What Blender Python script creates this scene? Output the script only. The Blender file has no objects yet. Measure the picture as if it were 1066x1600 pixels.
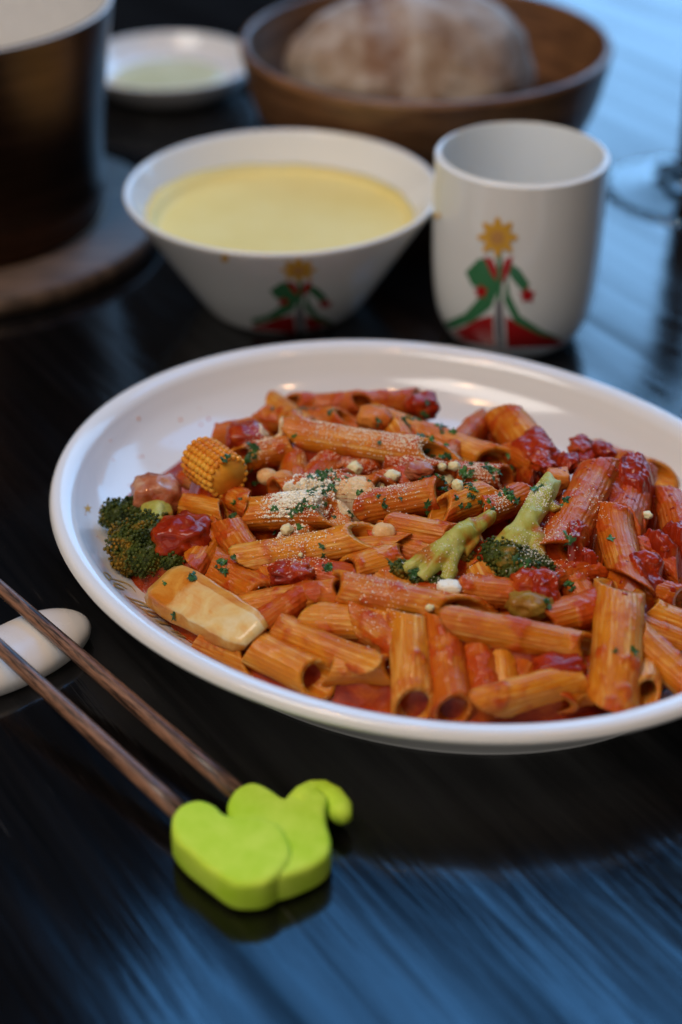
import bpy, bmesh, math, random
from mathutils import Vector, Matrix, noise
from mathutils.bvhtree import BVHTree
from mathutils.geometry import delaunay_2d_cdt
S = 0.01                                     # lengths below are centimetres
PI = math.pi
sc = bpy.context.scene
COL = sc.collection
random.seed(7)

# ------------------------------------------------------------------ camera
F, PITCH, HC = 2600.0, math.radians(34), 38.0          # focal length in photo pixels, pitch, height over the table
cd = bpy.data.cameras.new('camera'); cam = bpy.data.objects.new('camera', cd); COL.objects.link(cam)
cam.location = (0, 0, HC * S); cam.rotation_euler = (PI / 2 - PITCH, 0, 0)
cd.sensor_fit = 'VERTICAL'; cd.sensor_height = 36; cd.lens = 36 * F / 1600
cd.clip_start = 0.02; cd.clip_end = 60
cd.dof.use_dof = True; cd.dof.focus_distance = 0.595; cd.dof.aperture_fstop = 4.0
cd.dof.aperture_blades = 9
sc.camera = cam
sc.view_settings.view_transform = 'Standard'; sc.view_settings.look = 'None'
sc.view_settings.exposure = 0.0; sc.view_settings.gamma = 1

# ------------------------------------------------------------------ light: dusk windows and small warm lamps
w = bpy.data.worlds.new('World'); sc.world = w; w.use_nodes = True
w.node_tree.nodes['Background'].inputs[0].default_value = (0.55, 0.65, 0.85, 1)
w.node_tree.nodes['Background'].inputs[1].default_value = 0.03

def area(name, az, el, dist, sx, sy, radiance, col, spread=PI, tgt=(2, 52, 3)):
    l = bpy.data.lights.new(name, 'AREA'); l.shape = 'RECTANGLE'
    l.size, l.size_y = sx * S, sy * S
    l.energy = radiance * PI * (sx * S) * (sy * S); l.color = col
    o = bpy.data.objects.new(name, l); COL.objects.link(o)
    a, e = math.radians(az), math.radians(el)
    d = Vector((math.sin(a) * math.cos(e), math.cos(a) * math.cos(e), math.sin(e)))
    o.location = (Vector(tgt) + d * dist) * S
    o.rotation_euler = d.to_track_quat('Z', 'Y').to_euler()
    return o
BLUE = (0.36, 0.66, 1.0)
area('window_light', 27, 24, 300, 270, 175, 4.7, (0.27, 0.57, 1.0))       # dusk window low behind the table, to the right
area('skylight', 19, 59.5, 260, 175, 80, 3.7, (0.12, 0.43, 1.0))         # high strip of evening sky
area('ceiling_light', 236, 62, 260, 125, 95, 8.2, (1.0, 0.93, 0.86))    # the room above and behind the camera
area('room_light', 196, 18, 280, 320, 120, 1.1, (1.0, 0.92, 0.84))       # the lit room in front of the table
def bulb(loc, power, r):
    l = bpy.data.lights.new('warm_bulb', 'POINT'); l.energy = power; l.color = (1, 0.55, 0.25)
    l.shadow_soft_size = r * S
    o = bpy.data.objects.new('warm_bulb', l); COL.objects.link(o); o.location = Vector(loc) * S
for p in ((-17, 39, 190), (-50, 57, 183), (-75, -20, 175), (48, 10, 190)): bulb(p, 7.5, 1.5)

# ------------------------------------------------------------------ pixel rays -> real points
CAMP = Vector((0, 0, HC))
def ray(px, py):
    dx, dy = (px - 533) / F, (800 - py) / F
    return Vector((dx, math.cos(PITCH) + dy * math.sin(PITCH), -math.sin(PITCH) + dy * math.cos(PITCH)))
def at(px, py, z):
    d = ray(px, py); return CAMP + d * ((z - HC) / d.z)

# ------------------------------------------------------------------ node helpers
def mat(name):
    m = bpy.data.materials.new(name); m.use_nodes = True
    nt = m.node_tree; return m, nt, nt.nodes['Principled BSDF']
def N(nt, t, **kw):
    n = nt.nodes.new(t)
    for k, v in kw.items():
        if k in n.inputs: n.inputs[k].default_value = v
        else: setattr(n, k, v)
    return n
def L(nt, a, b): nt.links.new(a, b)
def coords(nt, scale=(1, 1, 1), rot=(0, 0, 0), src='Object', rnd=False):
    tc = N(nt, 'ShaderNodeTexCoord'); mp = N(nt, 'ShaderNodeMapping')
    mp.inputs['Scale'].default_value = scale; mp.inputs['Rotation'].default_value = rot
    L(nt, tc.outputs[src], mp.inputs['Vector'])
    if rnd:
        oi = N(nt, 'ShaderNodeObjectInfo'); mu = N(nt, 'ShaderNodeMath', operation='MULTIPLY'); mu.inputs[1].default_value = 37.0
        L(nt, oi.outputs['Random'], mu.inputs[0]); L(nt, mu.outputs[0], mp.inputs['Location'])
    return mp.outputs[0]
def noise_tex(nt, vec, scale, detail=4, rough=0.55, dist=0.0):
    n = N(nt, 'ShaderNodeTexNoise'); n.inputs['Scale'].default_value = scale; n.inputs['Detail'].default_value = detail
    n.inputs['Roughness'].default_value = rough; n.inputs['Distortion'].default_value = dist
    L(nt, vec, n.inputs['Vector']); return n.outputs[0]
def ramp(nt, fac, stops, interp='LINEAR'):
    r = N(nt, 'ShaderNodeValToRGB'); cr = r.color_ramp; cr.interpolation = interp
    while len(cr.elements) < len(stops): cr.elements.new(0.5)
    for e, (p, c) in zip(cr.elements, stops):
        e.position = p; e.color = (c, c, c, 1) if isinstance(c, (int, float)) else (*c, 1)
    L(nt, fac, r.inputs[0]); return r.outputs[0]
def mix(nt, fac, a, b, mode='MIX'):
    m = N(nt, 'ShaderNodeMix', data_type='RGBA', blend_type=mode)
    for s, v in ((m.inputs[0], fac), (m.inputs[6], a), (m.inputs[7], b)):
        if isinstance(v, (int, float)): s.default_value = v
        elif isinstance(v, tuple): s.default_value = (*v, 1)
        else: L(nt, v, s)
    return m.outputs[2]
def bump(nt, h, strength, dist, bsdf, sock='Normal', prev=None):
    b = N(nt, 'ShaderNodeBump'); b.inputs['Strength'].default_value = strength; b.inputs['Distance'].default_value = dist * S
    L(nt, h, b.inputs['Height'])
    if prev: L(nt, prev, b.inputs['Normal'])
    L(nt, b.outputs[0], bsdf.inputs[sock]); return b.outputs[0]
def setp(b, **kw):
    names = dict(col='Base Color', rough='Roughness', spec='Specular IOR Level', coat='Coat Weight', crough='Coat Roughness',
                 sss='Subsurface Weight', metal='Metallic', ior='IOR', trans='Transmission Weight', sheen='Sheen Weight')
    for k, v in kw.items():
        s = b.inputs[names[k]]
        s.default_value = (*v, 1) if isinstance(v, tuple) else v
def sss(b, wgt, rad, scale):
    b.inputs['Subsurface Weight'].default_value = wgt
    b.inputs['Subsurface Radius'].default_value = rad; b.inputs['Subsurface Scale'].default_value = scale * S
def math2(nt, op, a, b):
    m = N(nt, 'ShaderNodeMath', operation=op)
    for i, v in enumerate((a, b)):
        if isinstance(v, (int, float)): m.inputs[i].default_value = v
        else: L(nt, v, m.inputs[i])
    return m.outputs[0]

# ------------------------------------------------------------------ materials
def porcelain(name, col, rough=0.09):
    m, nt, b = mat(name); v = coords(nt, (1, 1, 1))
    n = noise_tex(nt, v, 18, 3)
    c = mix(nt, n, tuple(x * 0.97 for x in col), col); L(nt, c, b.inputs['Base Color'])
    r = ramp(nt, noise_tex(nt, v, 60, 4), [(0.3, rough), (0.8, rough * 1.7)]); L(nt, r, b.inputs['Roughness'])
    setp(b, ior=1.5); bump(nt, noise_tex(nt, v, 14, 2), 0.05, 0.2, b); return m
M = {}
M['plate'] = porcelain('white_porcelain', (0.80, 0.80, 0.79))
M['cup'] = porcelain('cream_porcelain', (0.81, 0.83, 0.81))
M['bowl'] = porcelain('soup_bowl_porcelain', (0.79, 0.80, 0.79))
M['rest'] = porcelain('chopstick_rest_glaze', (0.74, 0.72, 0.70), 0.22)

def flat(name, col, rough=0.4, **kw):
    m, nt, b = mat(name); v = coords(nt)
    n = noise_tex(nt, v, 220, 3)
    L(nt, mix(nt, n, tuple(c * 0.82 for c in col), tuple(min(1, c * 1.12) for c in col)), b.inputs['Base Color'])
    setp(b, rough=rough, **kw); return m
M['p_red'] = flat('print_red', (0.42, 0.012, 0.014), 0.2)
M['p_green'] = flat('print_green', (0.05, 0.20, 0.085), 0.2)
M['p_yellow'] = flat('print_yellow', (0.68, 0.38, 0.05), 0.2)
M['p_skin'] = flat('print_ochre', (0.52, 0.27, 0.09), 0.2)
M['p_grey'] = flat('print_grey', (0.20, 0.19, 0.21), 0.2)
M['p_gold'] = flat('print_gold', (0.58, 0.40, 0.14), 0.3)

# table: dark stained open-grain wood under a worn satin lacquer
GR = math.radians(-57)                                    # direction of the grain in the table plane
m, nt, b = mat('dark_lacquered_wood')
tc = N(nt, 'ShaderNodeTexCoord'); rot = N(nt, 'ShaderNodeMapping'); rot.inputs['Rotation'].default_value = (0, 0, -GR)
L(nt, tc.outputs['Object'], rot.inputs['Vector'])
def grain(sx, sy, scale, detail, dist=0.0):
    mp = N(nt, 'ShaderNodeMapping'); mp.inputs['Scale'].default_value = (sx, sy, 1); L(nt, rot.outputs[0], mp.inputs['Vector'])
    return noise_tex(nt, mp.outputs[0], scale, detail, 0.6, dist)
g1 = grain(1.6, 22, 2.4, 5, 1.0); g2 = grain(5, 160, 2.0, 4, 0.2); g3 = grain(2.0, 7, 3, 3, 0.3)
g5 = grain(14, 420, 2.0, 2); L(nt, mix(nt, ramp(nt, g5, [(0.70, 0.0), (0.78, 1.0)]), ramp(nt, g2, [(0.3, (0.0015, 0.0014, 0.0015)), (0.75, (0.006, 0.0052, 0.005))]), (0.035, 0.032, 0.03)), b.inputs['Base Color'])
L(nt, ramp(nt, g1, [(0.25, 0.06), (0.75, 0.19)]), b.inputs['Roughness'])
g4 = grain(0.8, 9, 2.6, 4, 1.3)
L(nt, ramp(nt, g4, [(0.36, 0.20), (0.62, 0.95)]), b.inputs['Specular IOR Level'])
hh = math2(nt, 'ADD', math2(nt, 'MULTIPLY', g1, 0.35), math2(nt, 'ADD', math2(nt, 'MULTIPLY', g2, 0.22), math2(nt, 'MULTIPLY', g3, 0.9)))
bump(nt, hh, 0.28, 0.2, b); setp(b, ior=1.5)
M['table'] = m

def wood(name, c1, c2, rot=(0, 0, 0), scale=(3, 3, 40), sc_=3.0, rough=0.45, coat=0.0):
    m, nt, b = mat(name); v = coords(nt, scale, rot)
    n = noise_tex(nt, v, sc_, 6, 0.65, 0.8); n2 = noise_tex(nt, v, sc_ * 6, 4, 0.6)
    f = math2(nt, 'ADD', math2(nt, 'MULTIPLY', n, 0.7), math2(nt, 'MULTIPLY', n2, 0.3))
    L(nt, ramp(nt, f, [(0.42, c1), (0.58, c2)]), b.inputs['Base Color'])
    setp(b, rough=rough, coat=coat, crough=0.25); bump(nt, f, 0.25, 0.05, b); return m
M['stick'] = wood('chopstick_wood', (0.014, 0.007, 0.005), (0.28, 0.14, 0.082), scale=(14, 190, 190), sc_=2.6, rough=0.42, coat=0.15)
M['woodbowl'] = wood('brown_bowl_wood', (0.075, 0.030, 0.010), (0.22, 0.10, 0.038), scale=(6, 6, 60), sc_=2.0, rough=0.42)
M['tray'] = wood('board_wood', (0.055, 0.035, 0.024), (0.15, 0.095, 0.062), scale=(6, 60, 6), sc_=2.0, rough=0.5)

m, nt, b = mat('copper_brown_metal'); v = coords(nt, (4, 4, 60))
L(nt, ramp(nt, noise_tex(nt, v, 3, 4), [(0.3, (0.06, 0.030, 0.017)), (0.7, (0.11, 0.056, 0.032))]), b.inputs['Base Color'])
setp(b, metal=0.9, rough=0.36); bump(nt, noise_tex(nt, v, 30, 3), 0.1, 0.02, b); M['pot'] = m
M['lining'] = flat('white_enamel', (0.62, 0.61, 0.58), 0.35)

# penne: object coordinates run along the tube (x); the object's 'sauce' property says how much sauce clings to it
m, nt, b = mat('sauced_pasta')
v = coords(nt, (1, 1, 1), rnd=True); vs = coords(nt, (18, 330, 330), rnd=True)
st = noise_tex(nt, vs, 2.2, 4, 0.6)
blot = noise_tex(nt, v, 95, 4, 0.6, 0.3)
att = N(nt, 'ShaderNodeAttribute', attribute_type='OBJECT', attribute_name='sauce')
base = mix(nt, ramp(nt, blot, [(0.33, 0.0), (0.66, 1.0)]), (0.48, 0.090, 0.002), (0.66, 0.22, 0.010))
a2 = math2(nt, 'MULTIPLY', att.outputs['Fac'], 1.5)
base = mix(nt, a2, mix(nt, 0.45, base, (0.76, 0.31, 0.022)), mix(nt, 0.65, base, (0.40, 0.042, 0.001)))
pale = math2(nt, 'MULTIPLY', ramp(nt, st, [(0.50, 0.0), (0.64, 0.75)]), math2(nt, 'SUBTRACT', 1.0, math2(nt, 'MULTIPLY', att.outputs['Fac'], 1.1)))
base = mix(nt, pale, base, (0.84, 0.50, 0.14))
s1 = noise_tex(nt, v, 80, 3, 0.55, 0.6)
sa = math2(nt, 'ADD', s1, math2(nt, 'MULTIPLY', att.outputs['Fac'], 0.55))
sm = ramp(nt, sa, [(0.56, 0.0), (0.72, 1.0)])
cl = N(nt, 'ShaderNodeAttribute', attribute_name='clump')
sm = math2(nt, 'MAXIMUM', math2(nt, 'MULTIPLY', sm, 0.55), cl.outputs['Fac'])
base = mix(nt, math2(nt, 'MULTIPLY', sm, 0.9), base, mix(nt, noise_tex(nt, v, 400, 3), (0.34, 0.016, 0.002), (0.58, 0.09, 0.008)))
L(nt, base, b.inputs['Base Color'])
setp(b, rough=0.42, coat=0.36, crough=0.05, spec=0.08); sss(b, 0.2, (1.0, 0.28, 0.05), 0.25)
h = math2(nt, 'ADD', math2(nt, 'MULTIPLY', sm, 0.6), math2(nt, 'MULTIPLY', noise_tex(nt, v, 420, 3), 0.35))
n0 = bump(nt, h, 0.6, 0.07, b)
cb = N(nt, 'ShaderNodeBump'); cb.inputs['Strength'].default_value = 0.8; cb.inputs['Distance'].default_value = 0.05 * S
L(nt, noise_tex(nt, v, 560, 3), cb.inputs['Height']); L(nt, n0, cb.inputs['Normal']); L(nt, cb.outputs[0], b.inputs['Coat Normal'])
M['penne'] = m

def saucy(name, c1, c2, c3, rough=0.26, scale=90, sssw=0.2, bumpd=0.09, coat=0.12):
    m, nt, b = mat(name); v = coords(nt, (1, 1, 1), rnd=True)
    n = noise_tex(nt, v, scale, 5, 0.62, 0.4); n2 = noise_tex(nt, v, scale * 4.5, 4, 0.6)
    c = ramp(nt, n, [(0.32, c1), (0.52, c2), (0.72, c3)] if name not in ('cut_face_cream', 'broccoli_stem') else [(0.40, c1), (0.50, c2), (0.64, c3)])
    L(nt, c, b.inputs['Base Color']); setp(b, rough=rough + .08, coat=coat, crough=0.07, spec=0.12)
    sss(b, sssw * .6, (1.0, 0.3, 0.1), 0.22)
    bump(nt, math2(nt, 'ADD', math2(nt, 'MULTIPLY', n, 0.7), math2(nt, 'ADD', math2(nt, 'MULTIPLY', n2, 0.55), math2(nt, 'MULTIPLY', noise_tex(nt, v, scale * 12, 3, 0.6), 0.16))), 0.8, bumpd, b); return m
M['sauce'] = saucy('tomato_sauce', (0.18, 0.010, 0.001), (0.36, 0.038, 0.002), (0.58, 0.13, 0.005), 0.16, 75, 0.0, 0.12, 0.3)
M['tomato'] = saucy('stewed_tomato', (0.20, 0.009, 0.002), (0.36, 0.028, 0.004), (0.52, 0.10, 0.010), 0.20, 60, 0.0, 0.09, 0.4)
M['pale'] = saucy('sauced_pale_chunk', (0.60, 0.22, 0.05), (0.72, 0.42, 0.17), (0.80, 0.60, 0.33), 0.3, 70)
M['orange'] = saucy('orange_chunk', (0.52, 0.09, 0.016), (0.62, 0.18, 0.03), (0.68, 0.27, 0.05), 0.28, 60)
M['cream'] = saucy('cut_face_cream', (0.78, 0.28, 0.015), (0.84, 0.64, 0.30), (0.86, 0.74, 0.46), 0.3, 85, 0.1, 0.06, 0.25)
M['skin'] = saucy('mushroom_skin', (0.66, 0.22, 0.025), (0.74, 0.36, 0.07), (0.80, 0.52, 0.18), 0.3, 60, 0.1)
M['melt'] = saucy('melted_cheese', (0.68, 0.30, 0.10), (0.78, 0.56, 0.32), (0.82, 0.70, 0.50), 0.34, 110, 0.3)
M['onion'] = saucy('onion_piece', (0.30, 0.045, 0.012), (0.44, 0.14, 0.06), (0.60, 0.36, 0.22), 0.2, 110, 0.1, 0.1, 0.4)
M['cheese'] = saucy('grated_cheese', (0.88, 0.80, 0.62), (0.90, 0.86, 0.72), (0.92, 0.90, 0.80), 0.6, 300, 0.0, 0.03)
M['crumb'] = saucy('cheese_crumb', (0.74, 0.64, 0.32), (0.80, 0.72, 0.42), (0.84, 0.78, 0.52), 0.5, 200, 0.3, 0.03)
m, nt, b = mat('mushroom_flesh'); v = coords(nt); att = N(nt, 'ShaderNodeAttribute', attribute_name='cut')
n = noise_tex(nt, v, 90, 5, 0.6, 0.6); n2 = noise_tex(nt, coords(nt, (60, 260, 260)), 2.0, 4)
sk = ramp(nt, n, [(0.35, (0.56, 0.17, 0.012)), (0.55, (0.70, 0.32, 0.05)), (0.75, (0.78, 0.48, 0.15))])
cr = ramp(nt, n, [(0.42, (0.74, 0.26, 0.012)), (0.54, (0.80, 0.50, 0.15)), (0.68, (0.85, 0.70, 0.42))])
f = ramp(nt, math2(nt, 'ADD', att.outputs['Fac'], math2(nt, 'MULTIPLY', math2(nt, 'SUBTRACT', n, 0.5), 0.9)), [(0.35, 0.0), (0.62, 1.0)])
L(nt, mix(nt, f, sk, mix(nt, n2, cr, tuple(x * .9 for x in (0.80, 0.60, 0.28)))), b.inputs['Base Color'])
setp(b, rough=0.32, coat=0.5, crough=0.07, spec=0.2); bump(nt, math2(nt, 'ADD', n, n2), 0.5, 0.06, b); M['mushroom'] = m
M['corn'] = saucy('corn_kernels', (0.62, 0.15, 0.012), (0.78, 0.33, 0.03), (0.82, 0.44, 0.06), 0.28, 90, 0.25, 0.02)
M['olive'] = saucy('olive_vegetable', (0.28, 0.10, 0.010), (0.32, 0.18, 0.025), (0.40, 0.28, 0.06), 0.25, 90, 0.0, 0.1, 0.3)
M['stem'] = saucy('broccoli_stem', (0.40, 0.12, 0.010), (0.40, 0.37, 0.060), (0.52, 0.53, 0.17), 0.3, 65, 0.25, 0.05)
M['floret'] = saucy('broccoli_florets', (0.020, 0.030, 0.005), (0.070, 0.090, 0.014), (0.40, 0.17, 0.012), 0.36, 110, 0.0, 0.05)
M['parsley'] = flat('parsley_green', (0.030, 0.10, 0.026), 0.42)
M['parsley2'] = flat('parsley_bright_green', (0.06, 0.18, 0.032), 0.42)

m, nt, b = mat('yellow_soup'); v = coords(nt)
L(nt, ramp(nt, noise_tex(nt, v, 26, 4), [(0.3, (0.80, 0.65, 0.22)), (0.7, (0.84, 0.71, 0.28))]), b.inputs['Base Color'])
setp(b, rough=0.42, spec=0.2); bump(nt, noise_tex(nt, v, 120, 4), 0.35, 0.06, b); M['soup'] = m
m, nt, b = mat('floured_crust'); v = coords(nt, (1, 1, 1)); sx = N(nt, 'ShaderNodeSeparateXYZ'); L(nt, v, sx.inputs[0])
n = noise_tex(nt, v, 28, 6, 0.65, 0.5); n2 = noise_tex(nt, coords(nt, (1, .5, .4)), 24, 4, 0.6)
strip = math2(nt, 'ABSOLUTE', math2(nt, 'ADD', sx.outputs[0], math2(nt, 'ADD', 0.012, math2(nt, 'MULTIPLY', n2, 0.02))), 0)
bare = math2(nt, 'MULTIPLY', ramp(nt, strip, [(0.009, 1.0), (0.015, 0.0)]), ramp(nt, n, [(0.35, 0.3), (0.6, 1.0)]))
fl = ramp(nt, n, [(0.36, (0.48, 0.41, 0.35)), (0.52, (0.34, 0.25, 0.18)), (0.66, (0.20, 0.11, 0.055))])
c = mix(nt, bare, fl, (0.17, 0.065, 0.02))
L(nt, c, b.inputs['Base Color']); setp(b, rough=0.85); bump(nt, noise_tex(nt, v, 90, 5), 0.5, 0.15, b); M['bread'] = m
m, nt, b = mat('lime_rubber'); v = coords(nt); n = noise_tex(nt, v, 75, 6, 0.65)
L(nt, ramp(nt, n, [(0.3, (0.44, 0.70, 0.02)), (0.7, (0.64, 0.84, 0.09))]), b.inputs['Base Color'])
setp(b, rough=0.75, spec=0.25); sss(b, 0.05, (0.8, 1.0, 0.2), 0.2); bump(nt, noise_tex(nt, v, 160, 4), 0.4, 0.06, b); M['lime'] = m
m, nt, b = mat('clear_glass'); setp(b, trans=1.0, rough=0.02, ior=1.45, col=(0.92, 0.95, 0.96)); M['glass'] = m
M['darkglass'] = flat('dark_glass', (0.02, 0.012, 0.012), 0.1)
m, nt, b = mat('oil_dressing'); v = coords(nt); L(nt, ramp(nt, noise_tex(nt, v, 60, 3), [(0.3, (0.60, 0.56, 0.30)), (0.7, (0.70, 0.67, 0.42))]), b.inputs['Base Color']); setp(b, rough=0.2); M['oil'] = m

# ------------------------------------------------------------------ mesh helpers
HIT_V, HIT_F = [], []                                     # everything on the plate, for resting crumbs and leaves
def obj(name, verts, faces, material, parent=None, smooth=True, loc=None, rot=None, hit=False, mats=None, midx=None):
    """verts in cm, in the object's own frame; loc/rot place that frame (cm)."""
    me = bpy.data.meshes.new(name)
    me.from_pydata([tuple(Vector(p) * S) for p in verts], [], faces)
    for mm in (mats or [material]): me.materials.append(mm)
    if midx:
        for p, i in zip(me.polygons, midx): p.material_index = i
    bm = bmesh.new(); bm.from_mesh(me); bmesh.ops.recalc_face_normals(bm, faces=bm.faces); bm.to_mesh(me); bm.free()
    if smooth:
        for p in me.polygons: p.use_smooth = True
    o = bpy.data.objects.new(name, me); COL.objects.link(o)
    if loc is not None: o.location = Vector(loc) * S
    if rot is not None: o.rotation_euler = rot.to_euler() if isinstance(rot, Matrix) else rot
    if parent is not None:
        o.parent = parent
        bpy.context.view_layer.update()
        o.matrix_parent_inverse = Matrix.Translation(parent.location).to_4x4().inverted() if parent.rotation_euler.x == 0 and parent.rotation_euler.y == 0 and parent.rotation_euler.z == 0 else parent.matrix_world.inverted()
    if hit:
        M4 = Matrix.Translation(Vector(loc or (0, 0, 0))) @ ((rot if isinstance(rot, Matrix) else Matrix.Identity(3)).to_4x4())
        k = len(HIT_V); HIT_V.extend([M4 @ Vector(p) for p in verts]); HIT_F.extend([[i + k for i in f] for f in faces])
    return o
def tag(o, label=None, cat=None, group=None, kind=None):
    if label: o['label'] = label
    if cat: o['category'] = cat
    if group: o['group'] = group
    if kind: o['kind'] = kind
    return o
def empty(name, loc):
    o = bpy.data.objects.new(name, None); COL.objects.link(o); o.location = Vector(loc) * S; o.empty_display_size = 0.02; return o
def smooth_profile(pts, n=6):
    out = []
    for i in range(len(pts) - 1):
        p0 = pts[max(i - 1, 0)]; p1 = pts[i]; p2 = pts[i + 1]; p3 = pts[min(i + 2, len(pts) - 1)]
        for k in range(n):
            t = k / n
            out.append(tuple(0.5 * (2 * p1[j] + (p2[j] - p0[j]) * t + (2 * p0[j] - 5 * p1[j] + 4 * p2[j] - p3[j]) * t * t + (3 * p1[j] - p0[j] - 3 * p2[j] + p3[j]) * t ** 3) for j in range(len(p1))))
    out.append(tuple(pts[-1])); return out
def lathe(prof, n=96, fn=None):
    """prof: (r, z) list; first/last with r=0 close the surface. fn(x, y, z) may displace."""
    V, Fc, rings = [], [], []
    for r, z in prof:
        if r < 1e-6: rings.append([len(V)]); V.append((0, 0, z))
        else:
            rings.append(list(range(len(V), len(V) + n)))
            V += [(r * math.cos(2 * PI * k / n), r * math.sin(2 * PI * k / n), z) for k in range(n)]
    for A, B in zip(rings, rings[1:]):
        for k in range(n):
            k2 = (k + 1) % n
            if len(A) == 1 and len(B) == 1: continue
            if len(A) == 1: Fc.append([A[0], B[k], B[k2]])
            elif len(B) == 1: Fc.append([A[k], B[0], A[k2]])
            else: Fc.append([A[k], B[k], B[k2], A[k2]])
    if fn: V = [fn(*p) for p in V]
    return V, Fc
def tube(path, rad, n=12, caps=True):
    V, Fc = [], []; path = [Vector(p) for p in path]
    up = Vector((0, 0, 1))
    for i, p in enumerate(path):
        t = (path[min(i + 1, len(path) - 1)] - path[max(i - 1, 0)]).normalized()
        a = t.cross(up); a = a.normalized() if a.length > 1e-4 else Vector((1, 0, 0)); c = a.cross(t)
        r = rad[i] if isinstance(rad, (list, tuple)) else rad
        V += [p + (a * math.cos(2 * PI * k / n) + c * math.sin(2 * PI * k / n)) * r for k in range(n)]
    for i in range(len(path) - 1):
        for k in range(n): Fc.append([i * n + k, i * n + (k + 1) % n, (i + 1) * n + (k + 1) % n, (i + 1) * n + k])
    if caps: Fc.append(list(range(n))); Fc.append(list(range((len(path) - 1) * n, len(path) * n)))
    return V, Fc
_ICO = {}
def ico(sub):
    if sub not in _ICO:
        bm = bmesh.new(); bmesh.ops.create_icosphere(bm, subdivisions=sub, radius=1)
        bm.verts.ensure_lookup_table(); _ICO[sub] = ([v.co.copy() for v in bm.verts], [[v.index for v in f.verts] for f in bm.faces]); bm.free()
    return _ICO[sub]
def blob(rx, ry, rz, amp, freq, seed, sub=4, boxy=0.0):
    V, Fc = ico(sub); out = []
    off = Vector((seed * 3.1, seed * 1.7, seed * 2.3))
    for p in V:
        q = p.copy()
        if boxy:
            mx = max(abs(q.x), abs(q.y), abs(q.z)); q = q.lerp(q / mx * 0.82, boxy)
        d = 1 + amp * noise.noise(p * freq + off) + amp * 0.45 * noise.noise(p * freq * 2.3 + off) + amp * 0.22 * noise.noise(p * freq * 5.1 + off)
        out.append(Vector((q.x * rx * d, q.y * ry * d, q.z * rz * d)))
    return out, Fc
def merge(parts):
    V, Fc = [], []
    for v, f in parts:
        k = len(V); V += list(v); Fc += [[i + k for i in q] for q in f]
    return V, Fc
def frame(xdir, up=Vector((0, 0, 1)), roll=0.0):
    x = Vector(xdir).normalized(); y = up.cross(x); y = y.normalized() if y.length > 1e-4 else Vector((0, 1, 0)); z = x.cross(y)
    R = Matrix((x, y, z)).transposed()
    return R @ Matrix.Rotation(roll, 3, 'X')

# ------------------------------------------------------------------ the table
x0, x1, y0, y1 = -75, 75, 14, 165
bm = bmesh.new()
bmesh.ops.create_cube(bm, size=1, matrix=Matrix.Translation(((x0 + x1) / 2 * S, (y0 + y1) / 2 * S, -1.6 * S)) @ Matrix.Diagonal(((x1 - x0) * S, (y1 - y0) * S, 3.2 * S, 1)))
bmesh.ops.bevel(bm, geom=bm.edges[:], offset=0.5 * S, segments=3, affect='EDGES')
me = bpy.data.meshes.new('table'); bm.to_mesh(me); bm.free(); me.materials.append(M['table'])
table = bpy.data.objects.new('table', me); COL.objects.link(table)
tag(table, 'black stained wooden table top with streaky open grain and satin lacquer', 'table')

# ------------------------------------------------------------------ the oval pasta plate
PC = Vector((2.83, 52.26, 0)); PU = Vector((0.8268, -0.5626, 0)); PV = Vector((0.5626, 0.8268, 0)); PA, PB = 14.75, 12.40
INN = smooth_profile([(0.0, 2.92), (0.10, 3.12), (0.30, 3.20), (0.62, 3.14), (0.92, 2.94), (1.15, 2.62), (1.6, 2.06), (2.3, 1.55), (3.3, 1.12), (4.6, 0.92), (6.2, 0.85)], 5)
OUT = smooth_profile([(0.0, 2.92), (0.08, 2.74), (0.34, 2.56), (0.8, 2.30), (1.35, 1.82), (1.95, 1.10), (2.42, 0.48), (2.66, 0.12), (2.72, 0.0), (3.1, 0.0), (3.25, 0.22), (4.6, 0.32), (6.2, 0.34)], 5)
def plate_z(p):
    u, v = (p - PC).dot(PU), (p - PC).dot(PV)
    rr = math.hypot(u / PA, v / PB)
    d = (1 - rr) * 0.5 * (PA + PB)
    if d >= 6.2: return 0.85
    for (d0, z0), (d1, z1) in zip(INN, INN[1:]):
        if d0 <= d <= d1: return z0 + (z1 - z0) * (d - d0) / max(d1 - d0, 1e-6)
    return 3.2
NP = 160
def ellipse_ring(d, z): return [PU * ((PA - d) * math.cos(2 * PI * k / NP)) + PV * ((PB - d) * math.sin(2 * PI * k / NP)) + Vector((0, 0, z)) for k in range(NP)]
prof = [(d, z) for d, z in reversed(INN)] + OUT[1:]
V, Fc = [Vector((0, 0, 0.84))], []
for d, z in prof: V += ellipse_ring(d, z)
V.append(Vector((0, 0, 0.34)))
for k in range(NP): Fc.append([0, 1 + k, 1 + (k + 1) % NP])
for i in range(len(prof) - 1):
    for k in range(NP): Fc.append([1 + i * NP + k, 1 + (i + 1) * NP + k, 1 + (i + 1) * NP + (k + 1) % NP, 1 + i * NP + (k + 1) % NP])
e0 = 1 + (len(prof) - 1) * NP
for k in range(NP): Fc.append([e0 + k, len(V) - 1, e0 + (k + 1) % NP])
plate = obj('oval_plate', V, Fc, M['plate'], loc=PC, hit=True)
tag(plate, 'large oval white porcelain plate with a rolled rim, heaped with penne', 'plate')
plate_bvh = BVHTree.FromPolygons([PC + p for p in V], Fc)

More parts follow.
